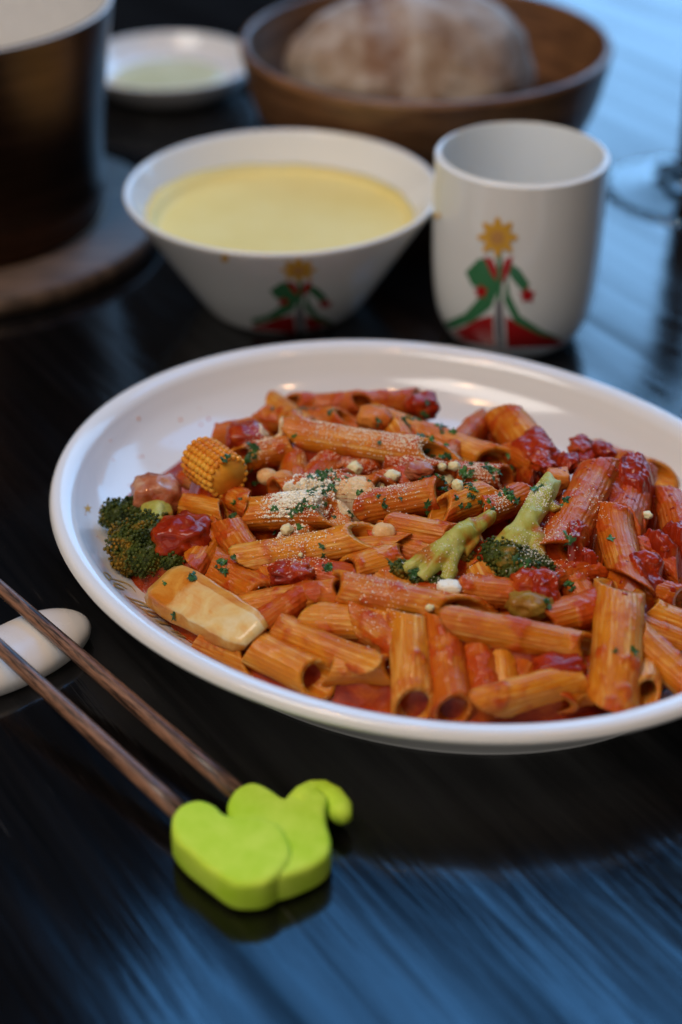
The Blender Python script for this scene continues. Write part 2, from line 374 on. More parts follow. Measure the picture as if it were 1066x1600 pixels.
def print_on(name, polys, bvh, parent, step=5.0, lift=0.012):
    """flat print: polygons given as drawn on the ware, laid on its real surface"""
    V, Fc, mi, mats = [], [], [], []
    for k, (mname, pts) in enumerate(polys):
        if M[mname] not in mats: mats.append(M[mname])
        P = []
        for a, b_ in zip(pts, pts[1:] + pts[:1]):
            n = max(1, int(math.dist(a, b_) / step)); P += [(a[0] + (b_[0] - a[0]) * i / n, a[1] + (b_[1] - a[1]) * i / n) for i in range(n)]
        nb = len(P)
        xs = [p[0] for p in P]; ys = [p[1] for p in P]; inner = []
        yy = min(ys) + step / 2
        while yy < max(ys):
            xx = min(xs) + step / 2
            while xx < max(xs): inner.append((xx, yy)); xx += step
            yy += step
        r = delaunay_2d_cdt([Vector(p) for p in P + inner], [], [list(range(nb))], 1, 1e-4)
        base = len(V); ok = {}
        for i, p in enumerate(r[0]):
            h = bvh.ray_cast(CAMP, ray(p.x, p.y).normalized())
            if h[0] is None: ok[i] = None; continue
            nn = h[1] if h[1].dot(ray(p.x, p.y)) < 0 else -h[1]
            ok[i] = len(V); V.append(h[0] + nn * (lift + 0.004 * k))
        for f in r[2]:
            if all(ok[i] is not None for i in f): Fc.append([ok[i] for i in f]); mi.append(mats.index(M[mname]))
    return obj(name, [v - parent.location / S for v in V], Fc, None, None, mats=mats, midx=mi, loc=(0, 0, 0)), V
def print_part(name, polys, bvh, parent, **kw):
    o, V = print_on(name, polys, bvh, parent, **kw); o.parent = parent; return o
def ribbon(pts, wd):
    L_, R_ = [], []
    for i, p in enumerate(pts):
        q0, q1 = pts[max(i - 1, 0)], pts[min(i + 1, len(pts) - 1)]
        dx, dy = q1[0] - q0[0], q1[1] - q0[1]; l = math.hypot(dx, dy) or 1
        k = wd * (0.45 + 0.55 * math.sin(PI * (i + 0.5) / len(pts)))
        L_.append((p[0] - dy / l * k, p[1] + dx / l * k)); R_.append((p[0] + dy / l * k, p[1] - dx / l * k))
    return L_ + R_[::-1]
script = [[(165, 290), (200, 300), (228, 330), (215, 352), (188, 322), (170, 300)], [(228, 342), (290, 360), (350, 380), (400, 410), (436, 455)],
          [(250, 378), (300, 392), (362, 432)], [(250, 385), (280, 415), (340, 436)], [(340, 485), (400, 515), (480, 540), (540, 570), (585, 595)],
          [(380, 520), (440, 556), (500, 570), (560, 588)], [(430, 560), (500, 605), (560, 622), (625, 645)], [(490, 545), (540, 580), (585, 592)],
          [(500, 615), (560, 655), (632, 662)], [(590, 690), (650, 712), (705, 722)], [(610, 712), (660, 722), (740, 742)], [(720, 780), (790, 800), (850, 832)],
          [(760, 808), (820, 832), (880, 850)], [(870, 862), (920, 892), (955, 902)]]
print_part('gold_script', [('p_gold', ribbon(smooth_profile([(130 + x / 5.33, 840 + y / 5.33) for x, y in s], 3), 1.1)) for s in script], plate_bvh, plate, step=3)
print_part('printed_star', [('p_yellow', [(137 + (7 if k % 2 == 0 else 3) * math.sin(k * PI / 5), 795 - (8 if k % 2 == 0 else 3) * math.cos(k * PI / 5)) for k in range(10)])], plate_bvh, plate, step=3)

# ------------------------------------------------------------------ the mound on the plate
def rrn(p):
    return math.hypot((p - PC).dot(PU) / PA, (p - PC).dot(PV) / PB)
def mound(p):
    q = p - Vector((0.3, -0.4, 0)); return 4.35 - 2.75 * min(rrn(q), 1.2) ** 2.3
def on(px, py, dz=0.0):
    d = ray(px, py).normalized(); t = 40.0
    while t < 90:
        p = CAMP + d * t
        if p.z <= mound(p) + dz: return p
        t += 0.03
    return p
# ------------------------------------------------------------------ penne
CLUMP = []
def penne_mesh(length, r, seed, cut0, cut1, bend, squash, sau=.3):
    NU, NV = 72, 44; CLUMP.clear(); rnd = random.Random(seed); V, Fc = [], []
    off = Vector((seed * 1.37, seed * 0.71, 3.3))
    def pt(u, v, rad, ridge):
        ph = 2 * PI * u / NU; x = (v - 0.5) * length
        cy, cz = math.cos(ph), math.sin(ph)
        e = (v - 0.5) * 2
        x += (cut0 * (1 - v) ** 1.5 + cut1 * v ** 1.5) * rad * cz        # slanted quill ends
        R = rad * (1 + 0.055 * (noise.noise(Vector((x * 1.1, cy * 1.2, cz * 1.2)) + off)))
        if ridge: R *= 1 + 0.026 * math.cos(ph * 24) - 0.01
        R *= 1 + 0.05 * abs(e) ** 4
        if ridge:
            q = Vector((x, cy * rad, cz * rad)) * 1.9 + off * 1.7
            c = noise.noise(q * .8) + .35 * noise.noise(q * 2.1) + (sau - .30)
            c = max(0, min(1, c / .5)); c = c * c * (3 - 2 * c); CLUMP.append(c)
            R += c * (.045 + .04 * noise.noise(q * 4.3))
        else: CLUMP.append(0.0)
        y, z = R * cy * squash, R * cz / squash
        z += bend * (1 - e * e) * length * 0.1
        return Vector((x, y, z))
    for j in range(NV + 1):
        for u in range(NU): V.append(pt(u, j / NV, r, True))
    nb = len(V)
    for j in range(NV + 1):
        for u in range(NU): V.append(pt(u, j / NV, r * 0.74, False))
    for j in range(NV):
        for u in range(NU):
            a, b_ = j * NU + u, j * NU + (u + 1) % NU
            Fc.append([a, b_, b_ + NU, a + NU]); Fc.append([nb + a, nb + a + NU, nb + b_ + NU, nb + b_])
    for j in (0, NV):
        for u in range(NU):
            a, b_ = j * NU + u, j * NU + (u + 1) % NU; Fc.append([a, nb + a, nb + b_, b_])
    return V, Fc
G_P = 'penne tubes in tomato sauce'
# px ends of the axis, radius cm, height offsets of the two ends, slant of the two cuts, roll, sauce, label
PEN = [
 (392, 655, 548, 658, .60, .0, .1, .8, .8, 0, .35, 'dark orange penne at the far left back of the heap, lying level'),
 (448, 634, 575, 630, .58, .1, .1, .8, .8, 0, .35, 'blurred penne along the very back edge of the heap, left one'),
 (556, 634, 655, 630, .58, .1, .0, .8, .6, 0, .50, 'short penne at the very back edge beside a red tomato piece'),
 (575, 655, 790, 730, .68, .3, -.1, .8, .8, 0, .15, 'long tan penne sloping down to the right at the back, flecked with parsley'),
 (468, 678, 698, 716, .68, .7, .6, -.9, .9, .3, .15, 'long ridged orange penne topped with grated cheese across the upper middle'),
 (362, 722, 470, 700, .66, .3, .2, .9, .5, 0, .25, 'orange penne with a cheese patch right of the baby corn'),
 (786, 652, 850, 745, .80, .5, .1, .3, .6, 0, .30, 'wide orange penne standing up at the back beside the sauce heap'),
 (948, 716, 866, 868, .84, 1.3, .7, .7, -.6, .5, .45, 'big ridged penne leaning up to the right, tip smeared with sauce'),
 (996, 735, 972, 832, .80, .8, .5, .5, .6, 0, .62, 'penne coated with chunky red sauce at the upper right'),
 (955, 800, 984, 908, .74, .8, .6, .4, -.8, 0, .35, 'orange penne at right with an open lower end, beside the sauce coated one'),
 (925, 706, 1032, 745, .60, -.1, -.1, .6, .9, 0, .20, 'yellow orange penne tip pointing right against the plate wall'),
 (1040, 775, 1064, 862, .72, .3, .1, .4, -.5, 0, .50, 'penne at the right picture edge with a round open end'),
 (372, 806, 520, 800, .70, .3, .5, .6, .6, 0, .22, 'penne half buried under the big patch of grated cheese'),
 (402, 872, 582, 838, .68, .5, .6, -.9, .9, .2, .05, 'golden ridged penne with an open right end below the cheese patch'),
 (398, 884, 560, 912, .62, .2, .0, .9, .4, 0, .62, 'red smeared penne lying under the golden open ended one'),
 (416, 948, 545, 928, .64, .0, .2, -1.0, .5, .2, .30, 'penne with a curled open left end in the middle front'),
 (520, 918, 735, 962, .76, .5, .3, .4, .9, 0, .20, 'longest ridged orange penne crossing the front middle'),
 (508, 972, 640, 980, .70, .1, .1, -.8, .5, 0, .05, 'pale penne tucked under the longest one'),
 (425, 978, 556, 1034, .68, .1, .1, .4, -1.1, .4, .12, 'plump orange penne with its slanted open end facing the front'),
 (392, 1008, 498, 1062, .68, .1, .0, .3, .5, 0, .05, 'pale orange penne at the front left next to the plate rim'),
 (322, 998, 392, 1030, .62, -.3, -.3, .3, .5, 0, .15, 'penne mostly hidden below the flat cream coloured chunk'),
 (325, 885, 420, 940, .74, .2, .1, .5, .5, 0, .35, 'broad orange penne right of the cream chunk with a parsley sprig'),
 (350, 815, 398, 885, .70, .3, .2, .7, .4, 0, .40, 'orange penne standing beside the tomato chunk at left'),
 (636, 956, 646, 1108, .80, .5, .25, .5, .4, 0, .10, 'straight pale ridged penne pointing at the viewer in the front middle'),
 (692, 962, 708, 1112, .74, .5, .2, .5, .3, 0, .35, 'orange penne pointing at the viewer, right of the pale straight one'),
 (738, 1000, 756, 1092, .64, .1, .0, .5, .3, 0, .50, 'narrow red streaked penne third in the front row'),
 (786, 1028, 792, 1080, .58, -.1, -.2, .3, .3, 0, .15, 'short yellow penne in the shade of the front row'),
 (735, 980, 922, 1018, .68, .7, .5, -1.1, .5, .5, .25, 'orange penne with a slanted open left end above the front row'),
 (770, 1098, 918, 1058, .66, .4, .3, -.9, .4, .3, .10, 'pale ridged penne with an open left end nearest the plate rim'),
 (968, 915, 956, 1098, .88, 1.0, .5, .6, -.8, 0, .18, 'large upright ridged penne with a parsley fleck at the front right'),
 (838, 975, 958, 940, .72, .3, .4, .4, .5, 0, .48, 'pink red penne leading to the large upright one'),
 (1000, 1000, 1062, 1062, .72, .5, .3, .4, -.9, 0, .18, 'open ended orange penne right of the large upright one'),
 (1015, 958, 1090, 985, .64, .1, .1, .4, .5, 0, .12, 'yellow penne at the right picture edge above the open ended one'),
 (588, 792, 692, 772, .68, .5, .5, -1.0, .5, .9, .30, 'penne with an oval hole in the centre of the heap'),
 (632, 824, 705, 838, .60, .2, .1, -.5, .5, .8, .20, 'small penne with a dark round hole under the centre'),
 (685, 802, 775, 772, .66, .5, .5, .5, .5, 0, .18, 'short yellow orange penne right of the centre under parsley'),
 (752, 800, 812, 775, .60, .4, .3, .4, .4, 0, .40, 'little penne piece with grated cheese beside the broccoli stalk'),
 (722, 922, 812, 932, .66, .2, .2, .4, .5, 0, .35, 'orange penne stub below the dark broccoli head'),
 (590, 838, 735, 852, .62, -.1, -.1, .4, .5, 0, .30, 'shaded penne behind the pale broccoli stalk'),
 (288, 792, 350, 806, .62, .0, .1, .4, .5, 0, .20, 'yellow penne end peeping out under the baby corn'),
 (508, 1046, 622, 1050, .66, -.2, -.2, .4, .5, 0, .15, 'smooth orange penne lying above the sauce pool in front'),
 (520, 765, 600, 770, .66, .3, .4, .4, .5, 0, .45, 'saucy penne under the white crumbs in the centre'),
 (700, 742, 790, 748, .60, .2, .1, .4, .5, 0, .45, 'saucy penne under parsley between centre and broccoli'),
 (430, 770, 540, 758, .62, .2, .3, .4, .5, 0, .5, 'saucy penne behind the big grated cheese patch'),
 (540, 895, 640, 870, .62, .2, .1, .4, .5, 0, .2, 'curved orange penne left of the pale broccoli stalk'),
 (852, 905, 930, 890, .64, .1, .0, .4, .5, 0, .55, 'red brown penne between broccoli and the open ended penne'),
 (985, 850, 1060, 900, .68, .2, .1, .4, .5, 0, .62, 'deep red penne at the right edge under chunky sauce'),
 (985, 915, 1055, 935, .62, .1, .1, .4, .5, 0, .45, 'dark red penne behind the large upright one at right'),
 (600, 715, 690, 745, .60, .1, .1, .4, .5, 0, .6, 'red coated penne under the long cheese topped one'),
 (330, 690, 410, 672, .62, .2, .1, .4, .5, 0, .3, 'pale translucent penne behind the baby corn'),
]
rb = random.Random(41)
BUR = [(420, 900, 'buried penne left of the red smear, below the golden open ended one'), (470, 940, 'buried penne crossing the curled open penne at the front left'), (560, 860, 'buried penne end right of the golden open ended one'),
       (610, 905, 'buried penne above the longest front penne'), (660, 870, 'buried penne just left of the pale broccoli stalk end'), (560, 735, 'buried penne behind the leftmost tall cheese crumb'), (640, 760, 'buried penne behind the penne with the oval hole'),
       (720, 700, 'buried penne crossing the right end of the long cheese topped one'), (740, 880, 'buried penne under the pale broccoli, left of the dark head'), (900, 920, 'buried penne below the dripping red sauce at right'), (820, 720, 'buried penne left of the wide upright penne'),
       (350, 770, 'buried penne below the cut end of the baby corn'), (330, 850, 'buried penne right of the red tomato chunk at far left'), (460, 720, 'buried penne just left under the long cheese topped one'), (520, 720, 'buried penne under the middle of the long cheese topped one'),
       (680, 930, 'buried penne beside the white garlic piece'), (600, 1000, 'buried penne left of the pale straight front penne'), (830, 1040, 'buried penne under the flat tomato skin in front'), (900, 1080, 'buried penne between the rim and the large upright one'),
       (1000, 1080, 'buried penne right of the foot of the large upright one, at the rim'), (480, 820, 'buried penne between the grated cheese and the golden penne'), (1040, 1000, 'buried penne at the right edge below the yellow one'), (460, 660, 'penne end sticking out at the back left edge of the heap'),
       (610, 680, 'buried penne behind the middle of the long cheese topped one')]
for px, py, blab in BUR:
    th = rb.uniform(0, PI); k = rb.uniform(45, 70)
    PEN.append((px - k * math.cos(th), py - k * .6 * math.sin(th), px + k * math.cos(th), py + k * .6 * math.sin(th), rb.uniform(.58, .68), rb.uniform(-.3, .15), rb.uniform(-.3, .15), rb.choice((-.8, .7)), rb.choice((-.8, .7)), 0, rb.uniform(.1, .5), blab))
for i, (a, b0, c, d0, r, za, zb, c0, c1, roll, sau, lab) in enumerate(PEN):
    r *= .90
    P0, P1 = on(a, b0, za - r * 0.75), on(c, d0, zb - r * 0.75)
    for P in (P0, P1): P.z = max(P.z, plate_z(P) + r * 0.95)
    ax = P1 - P0
    if ax.length > 5.6: ax = ax.normalized() * 5.6
    ln = max(ax.length, 2.2); C = (P0 + P1) / 2
    rnd = random.Random(i * 11 + 3)
    V, Fc = penne_mesh(ln, r * 1.0, i + 1, c0 * 1.7, -c1 * 1.7, rnd.uniform(-.35, .6), rnd.uniform(.86, 1.12), sau)
    R = frame(ax, roll=roll if roll else rnd.uniform(-1.3, 1.3))
    o = obj('penne', V, Fc, M['penne'], loc=C, rot=R, hit=True)
    ca = o.data.attributes.new('clump', 'FLOAT', 'POINT'); ca.data.foreach_set('value', CLUMP)
    o['sauce'] = float(sau); tag(o, lab, 'penne', G_P)

# ------------------------------------------------------------------ chunks among the penne
def lump(name, px, py, dz, rx, ry, rz, material, label, cat, amp=.22, freq=1.5, rotz=0.0, boxy=.35, group=None, seed=None, tilt=0.0):
    p = on(px, py, dz); p.z = max(p.z, plate_z(p) + rz * 0.75)
    V, Fc = blob(rx, ry, rz, amp, freq, seed if seed is not None else px * .01 + py * .013, 4, boxy)
    o = obj(name, V, Fc, material, loc=p, rot=Matrix.Rotation(rotz, 3, 'Z') @ Matrix.Rotation(tilt, 3, 'X'), hit=True); tag(o, label, cat, group); return o
GT = 'stewed tomato pieces'
lump('tomato_chunk', 285, 838, .12, 1.1, .9, .8, M['tomato'], 'glossy red tomato chunk next to the broccoli at far left', 'tomato', .3, 1.9, group=GT, boxy=.6)
lump('tomato_chunk', 384, 684, .25, .85, .8, .6, M['tomato'], 'orange red tomato piece behind the baby corn', 'tomato', group=GT)
lump('tomato_chunk', 660, 634, .1, .75, .6, .55, M['tomato'], 'small dark red tomato piece at the very back of the heap', 'tomato', group=GT)
lump('tomato_chunk', 835, 915, .2, .9, .7, .6, M['tomato'], 'red tomato lump in front of the dark broccoli head', 'tomato', .3, 2.2, group=GT)
lump('pepper_piece', 585, 655, .3, .75, .6, .5, M['orange'], 'pointed orange red pepper piece at the back middle', 'pepper', .2, 1.6)
lump('tomato_chunk', 875, 1042, .2, .9, .55, .4, M['tomato'], 'flat red tomato skin lying over the front right penne', 'tomato', .25, 2.0, group=GT)
lump('tomato_chunk', 455, 895, .25, .8, .5, .35, M['tomato'], 'red sauce smear on the penne below the golden one', 'tomato', .3, 2.2, group=GT)
lump('tomato_chunk', 775, 865, -.1, .8, .7, .5, M['tomato'], 'deep red tomato piece between the two broccoli pieces', 'tomato', .3, 2.0, group=GT)
lump('onion_piece', 245, 772, .3, 1.0, .9, .75, M['onion'], 'pinkish brown saucy onion piece above the left broccoli', 'onion', .25, 1.6)
lump('onion_piece', 655, 735, .35, .55, .4, .3, M['onion'], 'small mauve onion bit under the long cheese topped penne', 'onion', .25, 1.6)
lump('onion_piece', 1010, 880, .35, .6, .5, .35, M['onion'], 'brown onion bit beside the red lump at right', 'onion', .25, 1.6)
lump('olive_vegetable_piece', 828, 945, .2, .8, .6, .5, M['olive'], 'olive green vegetable bit below the broccoli head', 'vegetable', .25, 1.8)
lump('pepper_cube', 872, 748, .3, .5, .45, .4, M['orange'], 'small orange cube beside the tall broccoli stalk', 'pepper', .15, 1.3, boxy=.7)
lump('white_bean', 444, 748, -.05, .42, .38, .33, M['pale'], 'round pale bean left of the grated cheese', 'bean', .06, 1.2, boxy=0)
lump('white_bean', 418, 745, -.08, .40, .36, .32, M['pale'], 'round orange tinted bean beside the paler bean', 'bean', .06, 1.2, boxy=0)
lump('white_bean', 600, 832, -.05, .45, .42, .36, M['pale'], 'beige bean beside the small dark holed penne', 'bean', .06, 1.2, boxy=0)
lump('garlic_piece', 702, 918, .3, .45, .3, .25, M['cheese'], 'white garlic piece in front of the pale broccoli stalk', 'garlic', .15, 1.3, boxy=.5)

# the flat cream coloured chunk at the front left
A0, A1 = on(265, 905, .25), on(385, 975, .35); ax = A1 - A0; R = frame(ax, roll=math.radians(8))
hl, hw, hh = ax.length / 2 + .5, .95, .66
prof2 = [(-1, -.55), (-.8, -.9), (.6, -.95), (1, -.55), (1.0, .25), (.72, .92), (.35, 1.0), (-.9, .35)]
V, Fc, mi = [], [], []; NX = 14; pr_ = []
for (a, b_), (c, d0) in zip(prof2, prof2[1:] + prof2[:1]):
    pr_ += [(a + (c - a) * k / 5, b_ + (d0 - b_) * k / 5) for k in range(5)]
npf = len(pr_)
for i in range(NX + 1):
    e = i / NX * 2 - 1; k = (1 - abs(e) ** 9 * .32) * (1 - .12 * e)
    for (a, b_) in pr_:
        q = Vector((e * hl + .25 * b_, a * hw * k, b_ * hh * k)); q += Vector((.06, .06, .06)) * noise.noise(q * 1.8); V.append(q)
for i in range(NX):
    for k in range(npf):
        Fc.append([i * npf + k, i * npf + (k + 1) % npf, (i + 1) * npf + (k + 1) % npf, (i + 1) * npf + k]); mi.append(1 if 30 <= k < 35 and i > 3 else 0)
Fc.append(list(range(npf))); mi.append(0); Fc.append(list(range(NX * npf, (NX + 1) * npf))); mi.append(0)
C = (A0 + A1) / 2; C.z = max(C.z - .35, plate_z(C) + .75)
o = obj('mushroom_chunk', V, Fc, M['mushroom'], loc=C, rot=R, hit=True)
ca = o.data.attributes.new('cut', 'FLOAT', 'POINT')
ca.data.foreach_set('value', [(1.0 if 30 <= q % npf <= 35 else .25 if q % npf > 35 else 0.0) * max(0, min(1, (q // npf - 2.2) / 3)) if q < NX * npf + npf else 0.0 for q in range(len(V))])
tag(o, 'thick pale mushroom chunk with a flat creamy cut face at the front left', 'mushroom')

# ------------------------------------------------------------------ baby corn
P0, P1 = on(300, 706, .75), on(372, 757, .55); ax = P1 - P0
root = empty('baby_corn', (P0 + P1) / 2); tag(root, 'yellow baby corn slice with rows of kernels near the back left', 'baby corn')
R = frame(ax, roll=.2); Cc = (P0 + P1) / 2; rl = 0.82
V, Fc = tube([Vector((x, 0, 0)) for x in (-1.05, -.5, 0, .5, 1.0)], [rl * .92, rl * .98, rl, rl * .98, rl * .94], 24)
core = obj('core', V, Fc, M['corn'], loc=Cc, rot=R, hit=True)
parts = []; bv, bf = ico(2)
for i in range(8):
    for k in range(19):
        ph = 2 * PI * k / 19; x = -.95 + i * .265 + random.uniform(-.02, .02)
        rr = rl * (1.0 if 0 < i < 7 else .95); sz = random.uniform(.94, 1.06)
        parts.append(([Vector((x + p.x * .142 * sz, (rr + p.z * .12) * math.cos(ph + p.y * .165), (rr + p.z * .12) * math.sin(ph + p.y * .165))) for p in bv], bf))
V, Fc = merge(parts); kern = obj('kernels', V, Fc, M['corn'], loc=Cc, rot=R, hit=True); kern['kind'] = 'stuff'
def adopt(o, root):
    o.parent = root; o.location = o.location - root.location
for o in (core, kern): adopt(o, root)

# ------------------------------------------------------------------ broccoli
def broccoli(label, stalk, heads, seed, smat=None, extra=()):
    """stalk: list of (point, radius); heads: list of (centre, radius)"""
    base = stalk[0][0]; root = empty('broccoli', base); tag(root, label, 'broccoli', 'broccoli pieces'); rnd = random.Random(seed)
    pts = [s[0] for s in stalk]; rs = [s[1] for s in stalk]
    dense = smooth_profile([(*p, r) for p, r in zip(pts, rs)], 6)
    V, Fc = tube([Vector(q[:3]) for q in dense], [q[3] for q in dense], 20)
    for ex in extra:
        de = smooth_profile([(*p, r) for p, r in ex], 6)
        V, Fc = merge([(V, Fc), tube([Vector(q[:3]) for q in de], [q[3] for q in de], 16)])
    V = [p + Vector((1, 1, 1)) * (.13 * noise.noise(p * 1.7) + .07 * noise.noise(p * 4.1 + Vector((3, 0, 0)))) for p in V]
    st_ = obj('stalk', [p - base for p in V], Fc, smat or M['stem'], loc=base, hit=True); adopt(st_, root)
    rm = st_.modifiers.new('fuse', 'REMESH'); rm.mode = 'VOXEL'; rm.voxel_size = .05 * S; rm.use_smooth_shade = True
    sm_ = st_.modifiers.new('soften', 'SMOOTH'); sm_.iterations = 2
    parts = []; bv, bf = ico(1)
    for c, r in heads:
        V0, F0 = blob(r * .92, r * .92, r * .85, .25, 2.0, seed, 3); parts.append(([p + c for p in V0], F0))
        n = int(520 * r * r)
        for k in range(n):
            zz = 1 - 2 * (k + .5) / n; th = k * 2.39996; q = Vector((math.sqrt(1 - zz * zz) * math.cos(th), math.sqrt(1 - zz * zz) * math.sin(th), zz))
            bulge = 1 + .34 * noise.noise(q * 2.4 + Vector((seed, 0, 0))) + .08 * noise.noise(q * 6)
            s = rnd.uniform(.03, .10); pp = c + Vector((q.x, q.y, q.z * .92)) * r * bulge * rnd.uniform(.93, 1.03)
            parts.append(([pp + v * s for v in bv], bf))
    if parts:
        V, Fc = merge(parts); h = obj('florets', [p - base for p in V], Fc, M['floret'], loc=base, hit=True); h['kind'] = 'stuff'; adopt(h, root)
    return root
def pl(px, py, dz):
    return on(px, py, dz - .14)
broccoli('dark green broccoli head lying at the far left by the plate wall', [(pl(200, 796, 0), .35), (pl(222, 794, .15), .42), (pl(245, 804, .3), .5), (pl(248, 830, .2), .6)],
         [(pl(238, 838, .1), .95), (pl(207, 848, .0), .88), (pl(236, 866, -.2), .95), (pl(184, 806, .0), .68), (pl(272, 876, -.2), .5), (pl(205, 872, -.3), .7), (pl(212, 800, .2), .62)], 3)
b2 = [(pl(768, 806, .85), .22), (pl(748, 820, .9), .30), (pl(724, 834, .85), .38), (pl(704, 848, .75), .42)]
b2s = [[(pl(715, 842, .75), .34), (pl(684, 858, .7), .32), (pl(658, 874, .6), .26), (pl(634, 886, .4), .24)],
       [(pl(712, 846, .7), .36), (pl(690, 868, .65), .34), (pl(672, 888, .5), .28), (pl(660, 902, .3), .26)],
       [(pl(714, 846, .7), .34), (pl(706, 870, .55), .30), (pl(704, 892, .4), .26), (pl(696, 908, .2), .24)],
       [(pl(744, 826, .8), .22), (pl(738, 848, .6), .18), (pl(724, 866, .4), .18)]]
broccoli('pale yellow green broccoli stalk with flared end in the heap centre', b2, [(pl(628, 890, .2), .36), (pl(656, 905, .1), .38), (pl(694, 914, 0), .34), (pl(726, 866, .2), .30), (pl(676, 908, .1), .28)], 5, None, b2s)
b3 = [(pl(862, 752, 1.0), .36), (pl(848, 776, .95), .46), (pl(830, 805, .85), .44), (pl(815, 832, .7), .46), (pl(803, 852, .5), .56)]
b3s = [[(pl(822, 818, .75), .36), (pl(836, 846, .6), .34), (pl(838, 872, .35), .36)], [(pl(820, 822, .75), .36), (pl(796, 838, .6), .32), (pl(780, 858, .4), .34)], [(pl(846, 778, .95), .30), (pl(862, 790, .85), .26), (pl(868, 800, .75), .20)]]
broccoli('upright broccoli with thick pale stalk and dark head right of centre', b3, [(pl(795, 874, .3), .70), (pl(824, 886, .3), .62), (pl(772, 866, .25), .55), (pl(846, 892, .2), .5), (pl(800, 898, .1), .5)], 9, None, b3s)

# ------------------------------------------------------------------ sauce: a pool that fills the crevices of the heap
import numpy as np
bvh0 = BVHTree.FromPolygons(HIT_V, HIT_F)
GS = 0.12; GX0, GY0 = PC.x - 15.5, PC.y - 14.5; GNX, GNY = int(31 / GS), int(29 / GS)
Hm = np.zeros((GNY, GNX))
for j in range(GNY):
    for i in range(GNX):
        p = Vector((GX0 + i * GS, GY0 + j * GS, 12.0))
        if rrn(p) > 0.97: Hm[j, i] = 2.0; continue
        h = bvh0.ray_cast(p, Vector((0, 0, -1))); Hm[j, i] = h[0].z if h[0] is not None else 0.85
def blur(A, n):
    for _ in range(3):
        for ax in (0, 1):
            A = sum(np.roll(A, k, ax) for k in range(-n, n + 1)) / (2 * n + 1)
    return A
Hb = blur(Hm, 2); Hs = blur(Hm, 1)
def hsample(p, Hb=Hb):
    i, j = (p.x - GX0) / GS, (p.y - GY0) / GS; i0, j0 = int(i), int(j); fi, fj = i - i0, j - j0
    return (Hb[j0, i0] * (1 - fi) + Hb[j0, i0 + 1] * fi) * (1 - fj) + (Hb[j0 + 1, i0] * (1 - fi) + Hb[j0 + 1, i0 + 1] * fi) * fj
V, Fc = [], []; NT, NR = 330, 120
for i in range(NR + 1):
    for k in range(NT):
        th = 2 * PI * k / NT; back = 0.5 + 0.5 * math.sin(th + math.radians(-8))      # towards the far side of the plate
        edge = 0.85 - 0.13 * back + 0.03 * noise.noise(Vector((math.cos(th) * 3, math.sin(th) * 3, 1.3)))
        rr = edge * i / NR
        p = PC + PU * (PA * rr * math.cos(th)) + PV * (PB * rr * math.sin(th))
        pz = plate_z(p); wob = noise.noise(p * 1.1) * 0.16 + noise.noise(p * 2.6) * 0.10 + noise.noise(p * 4.5) * 0.05
        rich = max(0, min(1, (p.x - 5.0) / 5.0)) * max(0, min(1, (p.y - 44) / 6))      # thicker towards the right
        tgt = max(1.40, hsample(p) - 0.52 + 0.46 * rich + wob)
        f = max(0, min(1, (edge - rr) / 0.06)); f = f * f * (3 - 2 * f)
        wb = max(0, min(1, (back - .28) / .25)); g = max(0, min(1, (hsample(p) - pz - .40) / .5)); f *= 1 - wb * (1 - g * g * (3 - 2 * g))
        z = pz - 0.02 + (max(tgt, pz + 0.02) - pz + 0.02) * f
        V.append(Vector((p.x, p.y, z)))
for i in range(NR):
    for k in range(NT): Fc.append([i * NT + k, i * NT + (k + 1) % NT, (i + 1) * NT + (k + 1) % NT, (i + 1) * NT + k])
sauce = obj('tomato_sauce', V, Fc, M['sauce'], hit=True)
tag(sauce, 'glossy red tomato sauce pooled on the white plate between the penne', 'sauce')

def film(px, py, rx, ry, lift, seed, label, name='melted_cheese', m_='melt', cat='cheese', group=None, rough=.05, hump=0.0):
    c = on(px, py, 0); V, Fc = [], []; NA, NB = 96, 30
    for i in range(NB + 1):
        for a in range(NA):
            th = 2 * PI * a / NA; rr = i / NB * (1 + .35 * noise.noise(Vector((math.cos(th) * 1.6, math.sin(th) * 1.6, seed))) + .12 * noise.noise(Vector((math.cos(th) * 5, math.sin(th) * 5, seed))))
            p = Vector((c.x + rx * rr * math.cos(th), c.y + ry * rr * math.sin(th), 0)); e = 1 - i / NB
            top_ = bvh0.ray_cast(Vector((p.x, p.y, 12)), Vector((0, 0, -1)))[0]; hz = top_.z if top_ else 3
            z = max(hsample(p, Hs), hz - .03) + (lift + hump * (1 - (1 - e) ** 2)) * min(1, e * 4) - .12 * (1 - min(1, e * 5)) + rough * (noise.noise(p * 2.2 + Vector((0, 0, seed))) + .5 * noise.noise(p * 4.2) + .15 * noise.noise(p * 8)) * min(1, e * 4); V.append(Vector((p.x, p.y, z)))
    for i in range(NB):
        for a in range(NA): Fc.append([i * NA + a, i * NA + (a + 1) % NA, (i + 1) * NA + (a + 1) % NA, (i + 1) * NA + a])
    base = len(V); V += [p - Vector((0, 0, .1)) for p in V]
    Fc += [[base + q for q in reversed(f)] for f in Fc]
    for a in range(NA): Fc.append([NB * NA + a, NB * NA + (a + 1) % NA, base + NB * NA + (a + 1) % NA, base + NB * NA + a])
    o = obj(name, V, Fc, M[m_], hit=True); tag(o, label, cat, group)
film(470, 785, 1.15, 1.0, .10, 1.3, 'melted creamy cheese under the grated cheese patch')
film(552, 778, .95, .8, .08, 4.1, 'pinkish melted cheese strand beside the holed penne')
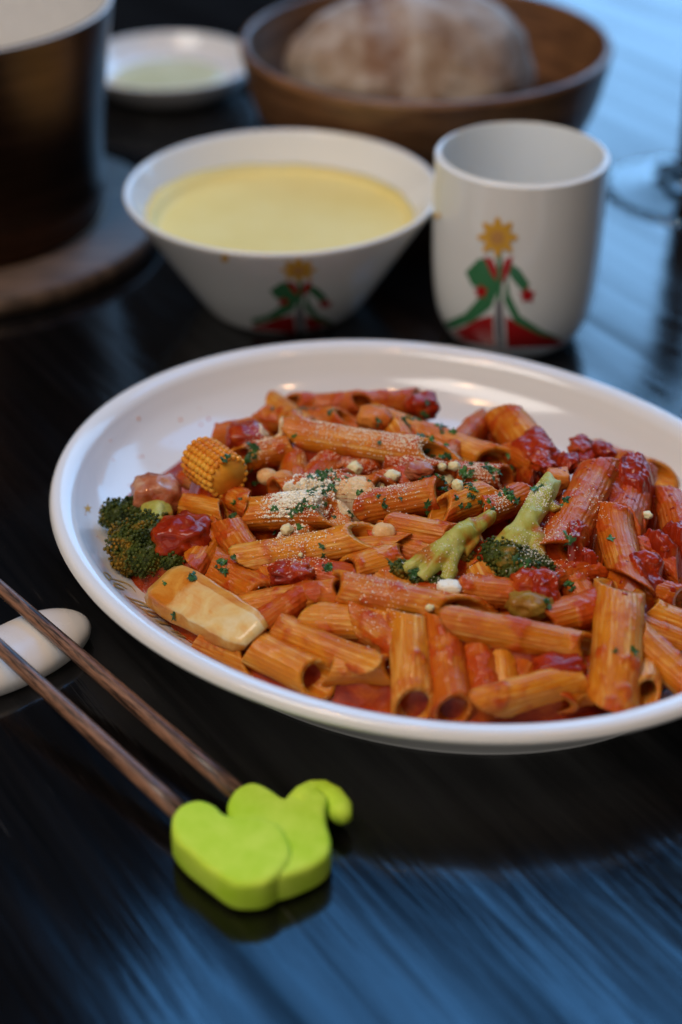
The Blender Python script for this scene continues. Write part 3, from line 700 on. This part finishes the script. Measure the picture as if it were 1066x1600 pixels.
for q in [(872, 706, 1.9, 1.1, .12, 2.2, 'big heap of chunky red sauce at the back right'), (990, 765, .85, 1.25, .16, 5.1, 'red sauce draped over the penne at the upper right'), (1042, 850, 1.1, 1.2, .22, 8.4, 'rough red tomato mass at the right picture edge'),
          (908, 866, .75, .85, .16, 3.7, 'dripping red sauce below the big leaning penne'), (1010, 905, .75, .8, .14, 6.6, 'dark red sauce right of the large upright penne top'), (835, 735, .8, .7, .1, 9.2, 'orange red sauce left of the wide upright penne'), (850, 940, .6, .5, .1, 4.9, 'red sauce film on the pink red penne')]:
    film(*q, 'tomato_chunk', 'tomato', 'tomato', GT, .13, {872: .05, 990: .25, 1042: .35, 908: .2}.get(q[0], 0))
rc = random.Random(14)
for k in range(11):
    px, py = rc.uniform(835, 945), rc.uniform(682, 742)
    lump('tomato_chunk', px, py, rc.uniform(-.05, .35), rc.uniform(.38, .62), rc.uniform(.34, .5), rc.uniform(.26, .4), M['tomato'], 'small tomato lump in the heap of red sauce at the back right', 'tomato', .38, 1.9, rc.uniform(0, 3), .3, GT, seed=k * 2.7)
film(468, 772, .80, .62, .07, 11.3, 'fluffy pale clump of grated cheese at the upper centre of the heap', 'cheese_clump', 'cheese', 'cheese', None, .10)
film(425, 688, .65, .6, .09, 7.7, 'cream coloured cheese patch near the tomato at back left')
# ------------------------------------------------------------------ cheese and parsley rest on what is there
bvh = BVHTree.FromPolygons(HIT_V, HIT_F)
def look(px, py):
    h = bvh.ray_cast(CAMP, ray(px, py).normalized())
    return (h[0], h[1] if h[1].dot(ray(px, py)) < 0 else -h[1]) if h[0] is not None else (on(px, py), Vector((0, 0, 1)))
def drop(x, y):
    h = bvh.ray_cast(Vector((x, y, 12)), Vector((0, 0, -1)))
    return (h[0], h[1] if h[1].z > 0 else -h[1]) if h[0] is not None else None
parts = []; rnd = random.Random(77); b2v, b2f = ico(2)
HEAP = [(870, 706), (920, 722), (990, 770), (1040, 850), (905, 865), (1010, 905), (960, 740), (1035, 780)]
for k in range(80):
    hx, hy = HEAP[k % 8]; px, py = rnd.gauss(hx, 24), rnd.gauss(hy, 20)
    p, n = look(px, py)
    if rrn(p) > .8 or p.z < plate_z(p) + .7: continue
    r = rnd.uniform(.05, .13); e = [rnd.uniform(.6, 1.5), rnd.uniform(.6, 1.3), rnd.uniform(.35, .7)]; o_ = Vector((k, k * .3, 0))
    q = n.to_track_quat('Z', 'Y').to_matrix() @ Matrix.Rotation(rnd.uniform(0, 6), 3, 'Z')
    parts.append(([p - n * r * .35 + q @ (Vector((v.x * e[0], v.y * e[1], v.z * e[2])) * r * (1 + .4 * noise.noise(v * 1.5 + o_))) for v in b2v], b2f))
V, Fc = merge(parts); o = obj('tomato_pulp', V, Fc, M['tomato'], hit=True); tag(o, 'fine bits of red tomato pulp clinging to the penne at the right', 'tomato pulp', kind='stuff')
bvh = BVHTree.FromPolygons(HIT_V, HIT_F)
parts = []; bv, bf = ico(1); rnd = random.Random(21)
PATCH = [(470, 768, .45, 1000), (440, 798, .38, 500), (500, 755, .40, 320), (600, 690, .5, 110), (640, 690, .4, 110), (500, 672, .5, 90), (560, 680, .5, 90), (760, 750, .4, 110), (735, 735, .35, 70),
         (680, 740, .35, 60), (840, 770, .35, 80), (790, 800, .3, 60), (830, 860, .35, 50), (470, 850, .6, 90), (430, 840, .35, 60), (620, 760, .4, 60), (600, 920, .7, 60), (405, 690, .35, 60), (870, 860, .5, 40), (700, 880, .5, 30), (930, 780, .4, 20), (540, 800, .5, 90)]
for px, py, sg, n in PATCH:
    c, _ = look(px, py)
    for k in range(n * 3 if n > 200 else n * 5):
        h = drop(c.x + rnd.gauss(0, sg), c.y + rnd.gauss(0, sg * 1.1))
        if not h or h[0].z < 2.2: continue
        s = rnd.uniform(.010, .026) * (2.6 if rnd.random() < .10 and n > 200 else 1); e = [rnd.uniform(.7, 1.4) for _ in range(3)]
        q = h[0] + h[1] * s * .5
        parts.append(([q + Vector((v.x * e[0], v.y * e[1], v.z * e[2])) * s for v in bv], bf))
V, Fc = merge(parts)
o = obj('grated_cheese', V, Fc, M['cheese'], smooth=False); tag(o, 'fine grated hard cheese dusted over the middle of the penne heap', 'cheese', kind='stuff')
for px, py, s, lab in [(552, 732, .30, 'pale yellow cheese crumb standing left of the other crumbs'), (616, 745, .30, 'round pale cheese crumb above the holed penne'), (593, 757, .26, 'pale cheese crumb left of the round one above the holed penne'),
                       (700, 752, .30, 'largest pale cheese crumb on the parsley heap'), (715, 762, .24, 'cheese crumb stuck to the front of the largest crumb'), (713, 729, .22, 'cheese crumb behind the parsley heap'),
                       (690, 728, .18, 'small beige cheese crumb behind the largest crumb'), (1008, 806, .20, 'cheese crumb on the sauced penne at the right'), (672, 948, .14, 'tiny white cheese crumb above the straight front penne'), (450, 832, .26, 'soft cheese crumb at the lower left of the grated patch'), (470, 866, .1, 'speck of cheese on the golden open ended penne')]:
    p, n = look(px, py); V, Fc = blob(s, s * .85, s * .8, .35, 1.9, px * .1, 3)
    o = obj('cheese_crumb', V, Fc, M['crumb'], loc=p + n * s * .5, rot=Matrix.Rotation(px, 3, 'Z')); tag(o, lab, 'cheese', 'loose cheese crumbs')
def leaf_mesh(seed):
    rnd = random.Random(seed); n = rnd.choice([9, 11, 13]); V = [Vector((0, 0, .12))]
    for k in range(n):
        th = 2 * PI * k / n; r = (1.0 if k % 2 == 0 else .55) * rnd.uniform(.7, 1.15)
        V.append(Vector((r * math.cos(th), r * .72 * math.sin(th), rnd.uniform(-.25, .4))))
    m_ = len(V); V += [p - Vector((0, 0, .08)) for p in V]
    Fc = [[0, 1 + k, 1 + (k + 1) % n] for k in range(n)] + [[m_, m_ + 1 + (k + 1) % n, m_ + 1 + k] for k in range(n)]
    Fc += [[1 + k, m_ + 1 + k, m_ + 1 + (k + 1) % n, 1 + (k + 1) % n] for k in range(n)]
    me = bpy.data.meshes.new('parsley_flake'); me.from_pydata([tuple(p * .1 * S) for p in V], [], Fc); me.materials.append(M['parsley'] if seed % 3 else M['parsley2'])
    return me
leaves = [leaf_mesh(k) for k in range(12)]
CL = [(690, 765, .36, 26), (668, 705, .22, 9), (700, 712, .25, 8), (505, 745, .32, 16), (485, 770, .35, 9), (520, 760, .2, 6), (470, 790, .35, 6), (345, 880, .16, 7), (365, 872, .08, 2), (510, 885, .10, 6), (505, 868, .05, 2), (392, 735, .18, 5), (398, 755, .14, 4),
      (650, 893, .10, 4), (795, 815, .2, 10), (735, 742, .25, 8), (765, 735, .2, 5), (735, 765, .25, 7), (770, 795, .15, 4), (720, 790, .2, 4), (885, 780, .06, 2), (878, 790, .06, 1), (890, 842, .08, 3), (882, 858, .06, 2), (962, 1018, .04, 1), (990, 1018, .03, 1), (852, 940, .1, 3), (890, 912, .08, 3),
      (272, 962, .02, 1), (258, 912, .02, 1), (297, 905, .1, 3), (482, 640, .12, 3), (515, 648, .08, 2), (425, 640, .1, 1), (640, 655, .3, 7), (665, 650, .2, 4), (690, 668, .25, 5), (590, 665, .2, 3), (430, 832, .06, 3), (368, 785, .1, 4), (455, 805, .1, 4), (835, 765, .2, 4), (815, 885, .2, 5), (840, 880, .15, 3), (400, 700, .1, 2), (600, 790, .3, 4), (668, 800, .06, 2), (610, 880, .1, 2), (350, 720, .1, 2), (395, 715, .1, 2), (460, 681, .04, 1), (593, 692, .04, 1), (955, 842, .03, 1), (780, 740, .12, 3), (800, 730, .12, 4), (545, 800, .2, 3), (565, 768, .2, 4)]
rnd = random.Random(5)
for px, py, sg, n in CL:
    c, _ = look(px, py)
    for k in range(n if n < 3 else int(n * 1.45)):
        if k == 0 or sg < .05: p, nn = look(px, py)
        else:
            h = drop(c.x + rnd.gauss(0, sg), c.y + rnd.gauss(0, sg))
            if not h or h[0].z < 1.6: continue
            p, nn = h
        e_ = p + nn * .06 - CAMP; hv = bvh.ray_cast(CAMP, e_.normalized())
        if hv[0] is not None and hv[3] < e_.length - .2: continue        # out of sight behind a penne
        o = bpy.data.objects.new('parsley_flake', rnd.choice(leaves)); COL.objects.link(o)
        nn = (nn + Vector((rnd.uniform(-.5, .5), rnd.uniform(-.5, .5), rnd.uniform(0, .5)))).normalized()
        o.location = (p + nn * .035) * S
        o.rotation_euler = (nn.to_track_quat('Z', 'Y').to_matrix() @ Matrix.Rotation(rnd.uniform(0, 6.28), 3, 'Z')).to_euler()
        s = rnd.uniform(1.0, 2.5); o.scale = (s * rnd.uniform(.7, 1.3), s, s)
        tag(o, 'small dark green chopped parsley flake scattered over the penne', 'parsley', 'chopped parsley flakes')

parts = []; rnd = random.Random(9); dv, df = ico(2)
for k in range(46):
    th = rnd.uniform(math.radians(150), math.radians(330)); rr = rnd.uniform(.80, .92)
    p = PC + PU * (PA * rr * math.cos(th)) + PV * (PB * rr * math.sin(th))
    h = plate_bvh.ray_cast(Vector((p.x, p.y, 9)), Vector((0, 0, -1)))
    if h[0] is None: continue
    r = rnd.uniform(.02, .07); n = h[1] if h[1].z > 0 else -h[1]; q = n.to_track_quat('Z', 'Y').to_matrix()
    parts.append(([h[0] + q @ Vector((v.x * r * 1.2, v.y * r, v.z * r * .35)) for v in dv], df))
V, Fc = merge(parts); o = obj('sauce_drops', V, Fc, M['orange']); tag(o, 'tiny orange sauce drops on the inner wall of the white plate', 'sauce drops', kind='stuff')

# ------------------------------------------------------------------ soup bowl, soup, cup
def ware(name, prof, loc, material, label, cat, n=96):
    V, Fc = lathe(prof, n); o = obj(name, V, Fc, material, loc=loc); tag(o, label, cat)
    return o, BVHTree.FromPolygons([Vector(loc) + Vector(p) for p in V], Fc)
BZ = 6.0
bowl, bb = ware('soup_bowl', smooth_profile([(0, .7), (3.2, .75), (4.2, 1.1), (5.4, 2.9), (6.6, 4.7), (7.25, 5.75), (7.42, 5.98), (7.58, 6.0), (7.62, 5.85), (7.3, 5.3), (6.3, 3.75), (5.0, 1.7), (4.35, .7), (3.95, .15), (3.7, 0), (3.3, 0), (3.1, .2), (0, .25)], 4), (-2.85, 75.6, 0), M['bowl'], 'white conical soup bowl with a small green and red print, left of the cup', 'bowl')
V, Fc = lathe([(0, 4.1)] + [(6.0 * k / 14, 4.1) for k in range(1, 15)] + [(6.12, 4.12), (6.2, 4.19), (6.34, 4.40), (6.2, 4.0), (5.9, 3.8), (0, 3.75)], 120)
def filmed(x, y, z):
    r = math.hypot(x, y)
    if z > 4.15:
        th = math.atan2(y, x); k = .25 + .6 * max(0, math.cos(th - 2.9)) ** 2 + .12 * noise.noise(Vector((x * .8, y * .8, 0)))
        z2 = z + max(0, k) * (z - 4.1) * 1.9; r2 = r + (z2 - z) * .655; return (x * r2 / r, y * r2 / r, z2)
    return (x, y, z + .02 * noise.noise(Vector((x * 1.5, y * 1.5, 2))))
V = [filmed(*p) for p in V]
o = obj('soup', V, Fc, M['soup'], loc=(-2.85, 75.6, 0)); tag(o, 'pale yellow creamy soup filling the white bowl', 'soup')
CP = (8.25, 71.9, 0)
cup, cb_ = ware('cup', smooth_profile([(0, .6), (2.2, .65), (3.0, 1.1), (3.45, 2.4), (3.66, 5.0), (3.7, 8.9), (3.76, 9.16), (3.86, 9.2), (3.96, 9.12), (3.97, 8.8), (3.98, 6.0), (3.90, 3.4), (3.66, 1.6), (3.2, .55), (2.7, .06), (2.5, 0), (2.2, 0), (2.0, .2), (0, .25)], 5), CP, M['cup'], 'white handleless porcelain cup with a yellow, green and red print', 'cup')
def circ(x, y, r, n=16): return [(x + r * math.cos(2 * PI * k / n), y + r * math.sin(2 * PI * k / n)) for k in range(n)]
MOT = [('p_red', [(696, 522), (722, 512), (748, 498), (770, 492), (773, 541), (738, 535), (702, 530)]),
       ('p_red', [(790, 494), (812, 505), (845, 521), (884, 535), (868, 541), (792, 543)]),
       ('p_green', [(696, 503), (726, 490), (748, 466), (762, 440), (772, 420), (780, 448), (768, 480), (740, 502), (700, 516)]),
       ('p_green', [(792, 425), (797, 460), (812, 492), (846, 515), (880, 530), (845, 524), (805, 504), (788, 470)]),
       ('p_green', [(770, 402), (748, 404), (728, 425), (738, 446), (756, 452), (768, 430)]),
       ('p_green', [(794, 408), (812, 420), (828, 444), (818, 456), (804, 440), (793, 425)]),
       ('p_red', [(752 + (12 if k % 2 else 7) * math.sin(k * PI / 5), 455 + (12 if k % 2 else 7) * math.cos(k * PI / 5)) for k in range(10)]), ('p_red', [(824 + (14 if k % 2 else 8) * math.sin(k * PI / 5), 461 + (14 if k % 2 else 8) * math.cos(k * PI / 5)) for k in range(10)]),
       ('p_red', [(756, 400), (770, 404), (781, 428), (790, 404), (802, 400), (796, 424), (783, 446), (768, 428)]),
       ('p_grey', ribbon([(780, 470), (780, 500), (781, 542)], 7)),
       ('p_green', ribbon([(780, 385), (781, 420), (780, 470)], 4)),
       ('p_yellow', [(778 + (26 + 6 * math.cos(8 * 2 * PI * k / 64)) * math.sin(2 * PI * k / 64), 370 - (26 + 6 * math.cos(8 * 2 * PI * k / 64)) * math.cos(2 * PI * k / 64)) for k in range(64)]),
       ('p_skin', circ(778, 371, 11)), ('p_yellow', circ(685, 337, 5, 10))]
print_part('printed_flower', MOT, cb_, cup, step=6)
MB = [(m_, [(470 + (x - 782) * .90, 405 + (y - 343) * .585) for x, y in p]) for m_, p in MOT[:-1]] + [('p_yellow', circ(352, 402, 6, 10))]
print_part('printed_flower', MB, bb, bowl, step=6)

# ------------------------------------------------------------------ wooden bowl and loaf
WP = (4.75, 92.3, 0)
ware('wooden_bowl', smooth_profile([(0, .9), (5.0, 1.1), (7.4, 2.4), (9.0, 4.6), (9.85, 7.2), (9.98, 7.72), (10.2, 7.85), (10.42, 7.7), (10.4, 7.2), (9.7, 4.3), (8.2, 1.7), (6.6, .35), (5.4, 0), (0, .02)], 5), WP, M['woodbowl'], 'brown turned wooden bowl with a loaf in it behind the soup', 'bowl')
V0, F0 = ico(5); V = []
for p in V0:
    d = 1 + .07 * noise.noise(p * 1.5) + .035 * noise.noise(p * 4) + .015 * noise.noise(p * 11)
    cut = -.07 * math.exp(-((p.x + .3 + .12 * p.y) / .08) ** 2) * max(0, p.z + .4)
    V.append(Vector((p.x * 7.1, p.y * 6.3, p.z * 4.5)) * (d + cut))
o = obj('bread_loaf', V, F0, M['bread'], loc=(4.1, 92.6, 5.95), rot=(0, 0, .1)); tag(o, 'round floured loaf of crusty bread sitting in the wooden bowl', 'bread')

# ------------------------------------------------------------------ small dish, pot on its board, wine glass
DP = tuple(at(262, 92, 2.0)); DP = (DP[0], DP[1], 0)
ware('side_dish', smooth_profile([(0, .55), (3.6, .6), (4.6, 1.0), (5.3, 1.75), (5.45, 1.95), (5.6, 1.98), (5.66, 1.85), (5.1, 1.05), (4.2, .3), (3.4, 0), (2.9, 0), (2.7, .2), (0, .22)], 4), DP, M['plate'], 'small white side dish at the back between pot and wooden bowl', 'dish', 72)
V, Fc = lathe([(0, .78)] + [(3.7 * k / 5, .78) for k in range(1, 6)] + [(3.75, .70), (0, .66)], 48)
o = obj('oil_dressing', V, Fc, M['oil'], loc=DP); tag(o, 'pale yellow dressing in the bottom of the small side dish', 'dressing')
PT = at(-60, 330, 1.2); PT.z = 0
V, Fc = lathe([(0, .02), (10.5, .02), (10.8, .12), (10.9, .5), (10.8, 1.0), (10.5, 1.14), (0, 1.15)], 80)
BP = at(-60, 332, 1.15); BP.z = 0
o = obj('serving_board', V, Fc, M['tray'], loc=BP); tag(o, 'round wooden board under the dark metal pot at the left', 'board')
pot = empty('metal_pot', (PT.x, PT.y, 1.17)); tag(pot, 'dark copper brown metal pot with white lining at the upper left corner', 'pot')
V, Fc = lathe(smooth_profile([(0, 0), (7.2, 0), (7.5, .1), (7.7, .5), (7.95, 4), (8.45, 8), (8.95, 11.0), (9.0, 11.3), (8.85, 11.35), (8.75, 11.2), (8.3, 8), (7.7, 4), (7.3, .6), (0, .4)], 4), 72)
obj('body', V, Fc, M['pot'], loc=(PT.x, PT.y, 1.17)); body = bpy.data.objects[-1] if False else [ob for ob in COL.objects if ob.name == 'body'][0]; adopt(body, pot)
V, Fc = lathe([(0, 6.0), (7.8, 6.05), (8.0, 6.4), (8.72, 11.1), (8.8, 11.38), (8.98, 11.42), (9.01, 11.36)], 72)
lin = obj('lining', V, Fc, M['lining'], loc=(PT.x, PT.y, 1.17)); adopt(lin, pot)
GP = at(1082, 290, .3); GP.z = 0
gl = empty('wine_glass', GP); tag(gl, 'dark stemmed goblet whose clear round foot shows at the right edge', 'glass')
V, Fc = lathe(smooth_profile([(0, 0), (4.7, 0), (4.85, .1), (4.75, .24), (3.2, .4), (1.7, .8), (1.1, 1.5), (0, 1.6)], 4), 64)
adopt(obj('foot', V, Fc, M['glass'], loc=GP), gl)
V, Fc = lathe(smooth_profile([(0, 1.62), (1.05, 1.64), (1.0, 2.6), (1.15, 8.5), (1.4, 13.0), (0, 13.1)], 4), 32)
adopt(obj('stem', V, Fc, M['darkglass'], loc=GP), gl)
V, Fc = lathe(smooth_profile([(0, 13.12), (1.4, 13.3), (3.0, 14.8), (4.0, 17.5), (4.1, 20), (3.7, 23.5), (3.62, 23.5), (4.0, 20), (3.9, 17.5), (2.9, 14.95), (1.3, 13.5), (0, 13.4)], 4), 64)
adopt(obj('bowl', V, Fc, M['glass'], loc=GP), gl)

# ------------------------------------------------------------------ chopsticks with their lime green elephant end, and the rest
OUTL = [(475, 760), (478, 715), (505, 674), (552, 660), (598, 678), (622, 700), (630, 690), (636, 655), (660, 617), (702, 602), (748, 622), (790, 648), (802, 642), (820, 625), (855, 615), (905, 628), (950, 660), (968, 695), (958, 724), (936, 737), (915, 722), (902, 690), (886, 676),
        (884, 690), (905, 732), (920, 782), (914, 832), (880, 868), (800, 908), (710, 936), (650, 934), (600, 902), (545, 852), (495, 802)]
def puffy(outline, z0, z1, bev, dome=.05):
    """closed outline (xy) -> rounded slab"""
    pts = smooth_profile([(p.x, p.y) for p in outline] + [(outline[0].x, outline[0].y)], 4)[:-1]; n = len(pts)
    area_ = sum(pts[i][0] * pts[(i + 1) % n][1] - pts[(i + 1) % n][0] * pts[i][1] for i in range(n)); sg = 1 if area_ > 0 else -1
    def inset(d):
        out = []
        for i in range(n):
            a, c = pts[i - 2], pts[(i + 2) % n]; dx, dy = c[0] - a[0], c[1] - a[1]; l = math.hypot(dx, dy) or 1
            out.append((pts[i][0] - dy / l * d * sg, pts[i][1] + dx / l * d * sg))
        return out
    rings = []
    for k in range(6): t = k / 5 * PI / 2; rings.append([(x, y, z0 + bev * (1 - math.sin(t))) for x, y in inset(bev * (1 - math.cos(t)))][:] if False else [(x, y, z0 + bev * (1 - math.cos(PI / 2 - t))) for x, y in inset(bev * (1 - math.sin(PI / 2 - t)))])
    rings = rings[::1]
    low = [[(x, y, z0 + bev - bev * math.sin(k / 5 * PI / 2)) for x, y in inset(bev - bev * math.cos(k / 5 * PI / 2))] for k in range(5, -1, -1)]
    hi = [[(x, y, z1 - bev + bev * math.sin(k / 5 * PI / 2)) for x, y in inset(bev - bev * math.cos(k / 5 * PI / 2))] for k in range(6)]
    V, Fc = [], []
    for rg in low + hi: V += [Vector(p) for p in rg]
    m_ = len(low + hi)
    for i in range(m_ - 1):
        for k in range(n): Fc.append([i * n + k, i * n + (k + 1) % n, (i + 1) * n + (k + 1) % n, (i + 1) * n + k])
    for base in (0, (m_ - 1) * n):
        r = delaunay_2d_cdt([Vector(V[base + k][:2]) for k in range(n)], [], [list(range(n))], 1, 1e-5)
        if len(r[0]) == n:
            for f in r[2]: Fc.append([base + r[3][i][0] for i in f])
        else: Fc.append([base + k for k in range(n)])
    return V, Fc
FRONT = [(475, 760), (478, 715), (505, 674), (552, 660), (598, 678), (624, 704), (660, 716), (720, 716), (775, 742), (806, 795), (808, 845), (785, 890), (745, 926), (700, 938), (650, 934), (600, 902), (545, 852), (495, 802)]
REAR = [(634, 700), (632, 668), (655, 622), (702, 602), (748, 622), (786, 650), (802, 641), (822, 625), (855, 617), (888, 623), (912, 650), (905, 688), (906, 732), (920, 782), (914, 832), (880, 868), (800, 908), (740, 915), (690, 860), (660, 780)]
TRUNK = [(830, 690, .42), (852, 662, .42), (872, 648, .38), (895, 645, .35), (925, 660, .33), (946, 690, .32), (945, 716, .30), (938, 728, .18)]
def cap(outline, z0, z1, root):
    outline = [(x, y - .15 * max(0, y - 620)) for x, y in outline]
    V, Fc = puffy([at(x / 1.777, 880 + y / 1.777, z1) for x, y in outline], z0, z1, .2)
    if z1 < 1.3:
        tr = [at(x / 1.777, 880 + (y - .15 * max(0, y - 620)) / 1.777, .74) for x, y, r in TRUNK]; V, Fc = merge([(V, Fc), tube(tr, [r * 1.25 for _, _, r in TRUNK], 20)])
    V = [p + Vector((0, 0, .07 * noise.noise(Vector((p.x * .8, p.y * .8, z1))))) if p.z > .6 else p for p in V]
    V = [p + Vector((.03, .03, 0)) * noise.noise(p * 1.5) for p in V]
    adopt(obj('elephant_cap', V, Fc, M['lime'], loc=(0, 0, 0)), root)
RZ = 2.0
def stick(pa, za, pb, zb, label, outline, z0, z1):
    A, B = at(*pa, za), at(*pb, zb); d = (A - B).normalized()
    A2 = A + d * 9.5                                         # the tips run on out of the picture
    ln = (A2 - B).length; R = frame(A2 - B)
    V, Fc = tube([Vector((ln * k / 10 - ln / 2, 0, 0)) for k in range(11)], [.33 - .013 * k for k in range(11)], 20)
    root = empty('chopstick', (B.x, B.y, 0)); tag(root, label, 'chopstick', 'dark wooden chopsticks')
    adopt(obj('stick', V, Fc, M['stick'], loc=(A2 + B) / 2, rot=R), root); cap(outline, z0, z1, root)
stick((0, 918), 1.75, (378, 1245), .74, 'dark wooden chopstick nearer the plate, its lime green cap with a curled trunk', REAR, .1, 1.22)
stick((0, 1012), 1.72, (296, 1283), .78, 'dark wooden chopstick nearer the viewer, its lime green cap rounded and overlapping', FRONT, .12, 1.36)
# the rest: a smooth glazed pebble with a shallow saddle
RC = at(18, 1012, .8); RC.z = 0; rd = (at(130, 958, .8) - at(-60, 1046, .8)); ang = math.atan2(rd.y, rd.x)
V0, F0 = ico(5); V = []
for p in V0:
    q = Vector((math.copysign(abs(p.x) ** .85, p.x) * 3.15, p.y * 1.55, max(p.z, -.55) * .92))
    q.z = (q.z + .506) * (1 - .14 * math.exp(-(q.x / 1.3) ** 2)); V.append(q)
o = obj('chopstick_rest', V, F0, M['rest'], loc=RC, rot=(0, 0, ang)); tag(o, 'white glazed pebble shaped chopstick rest at the left edge', 'chopstick rest')
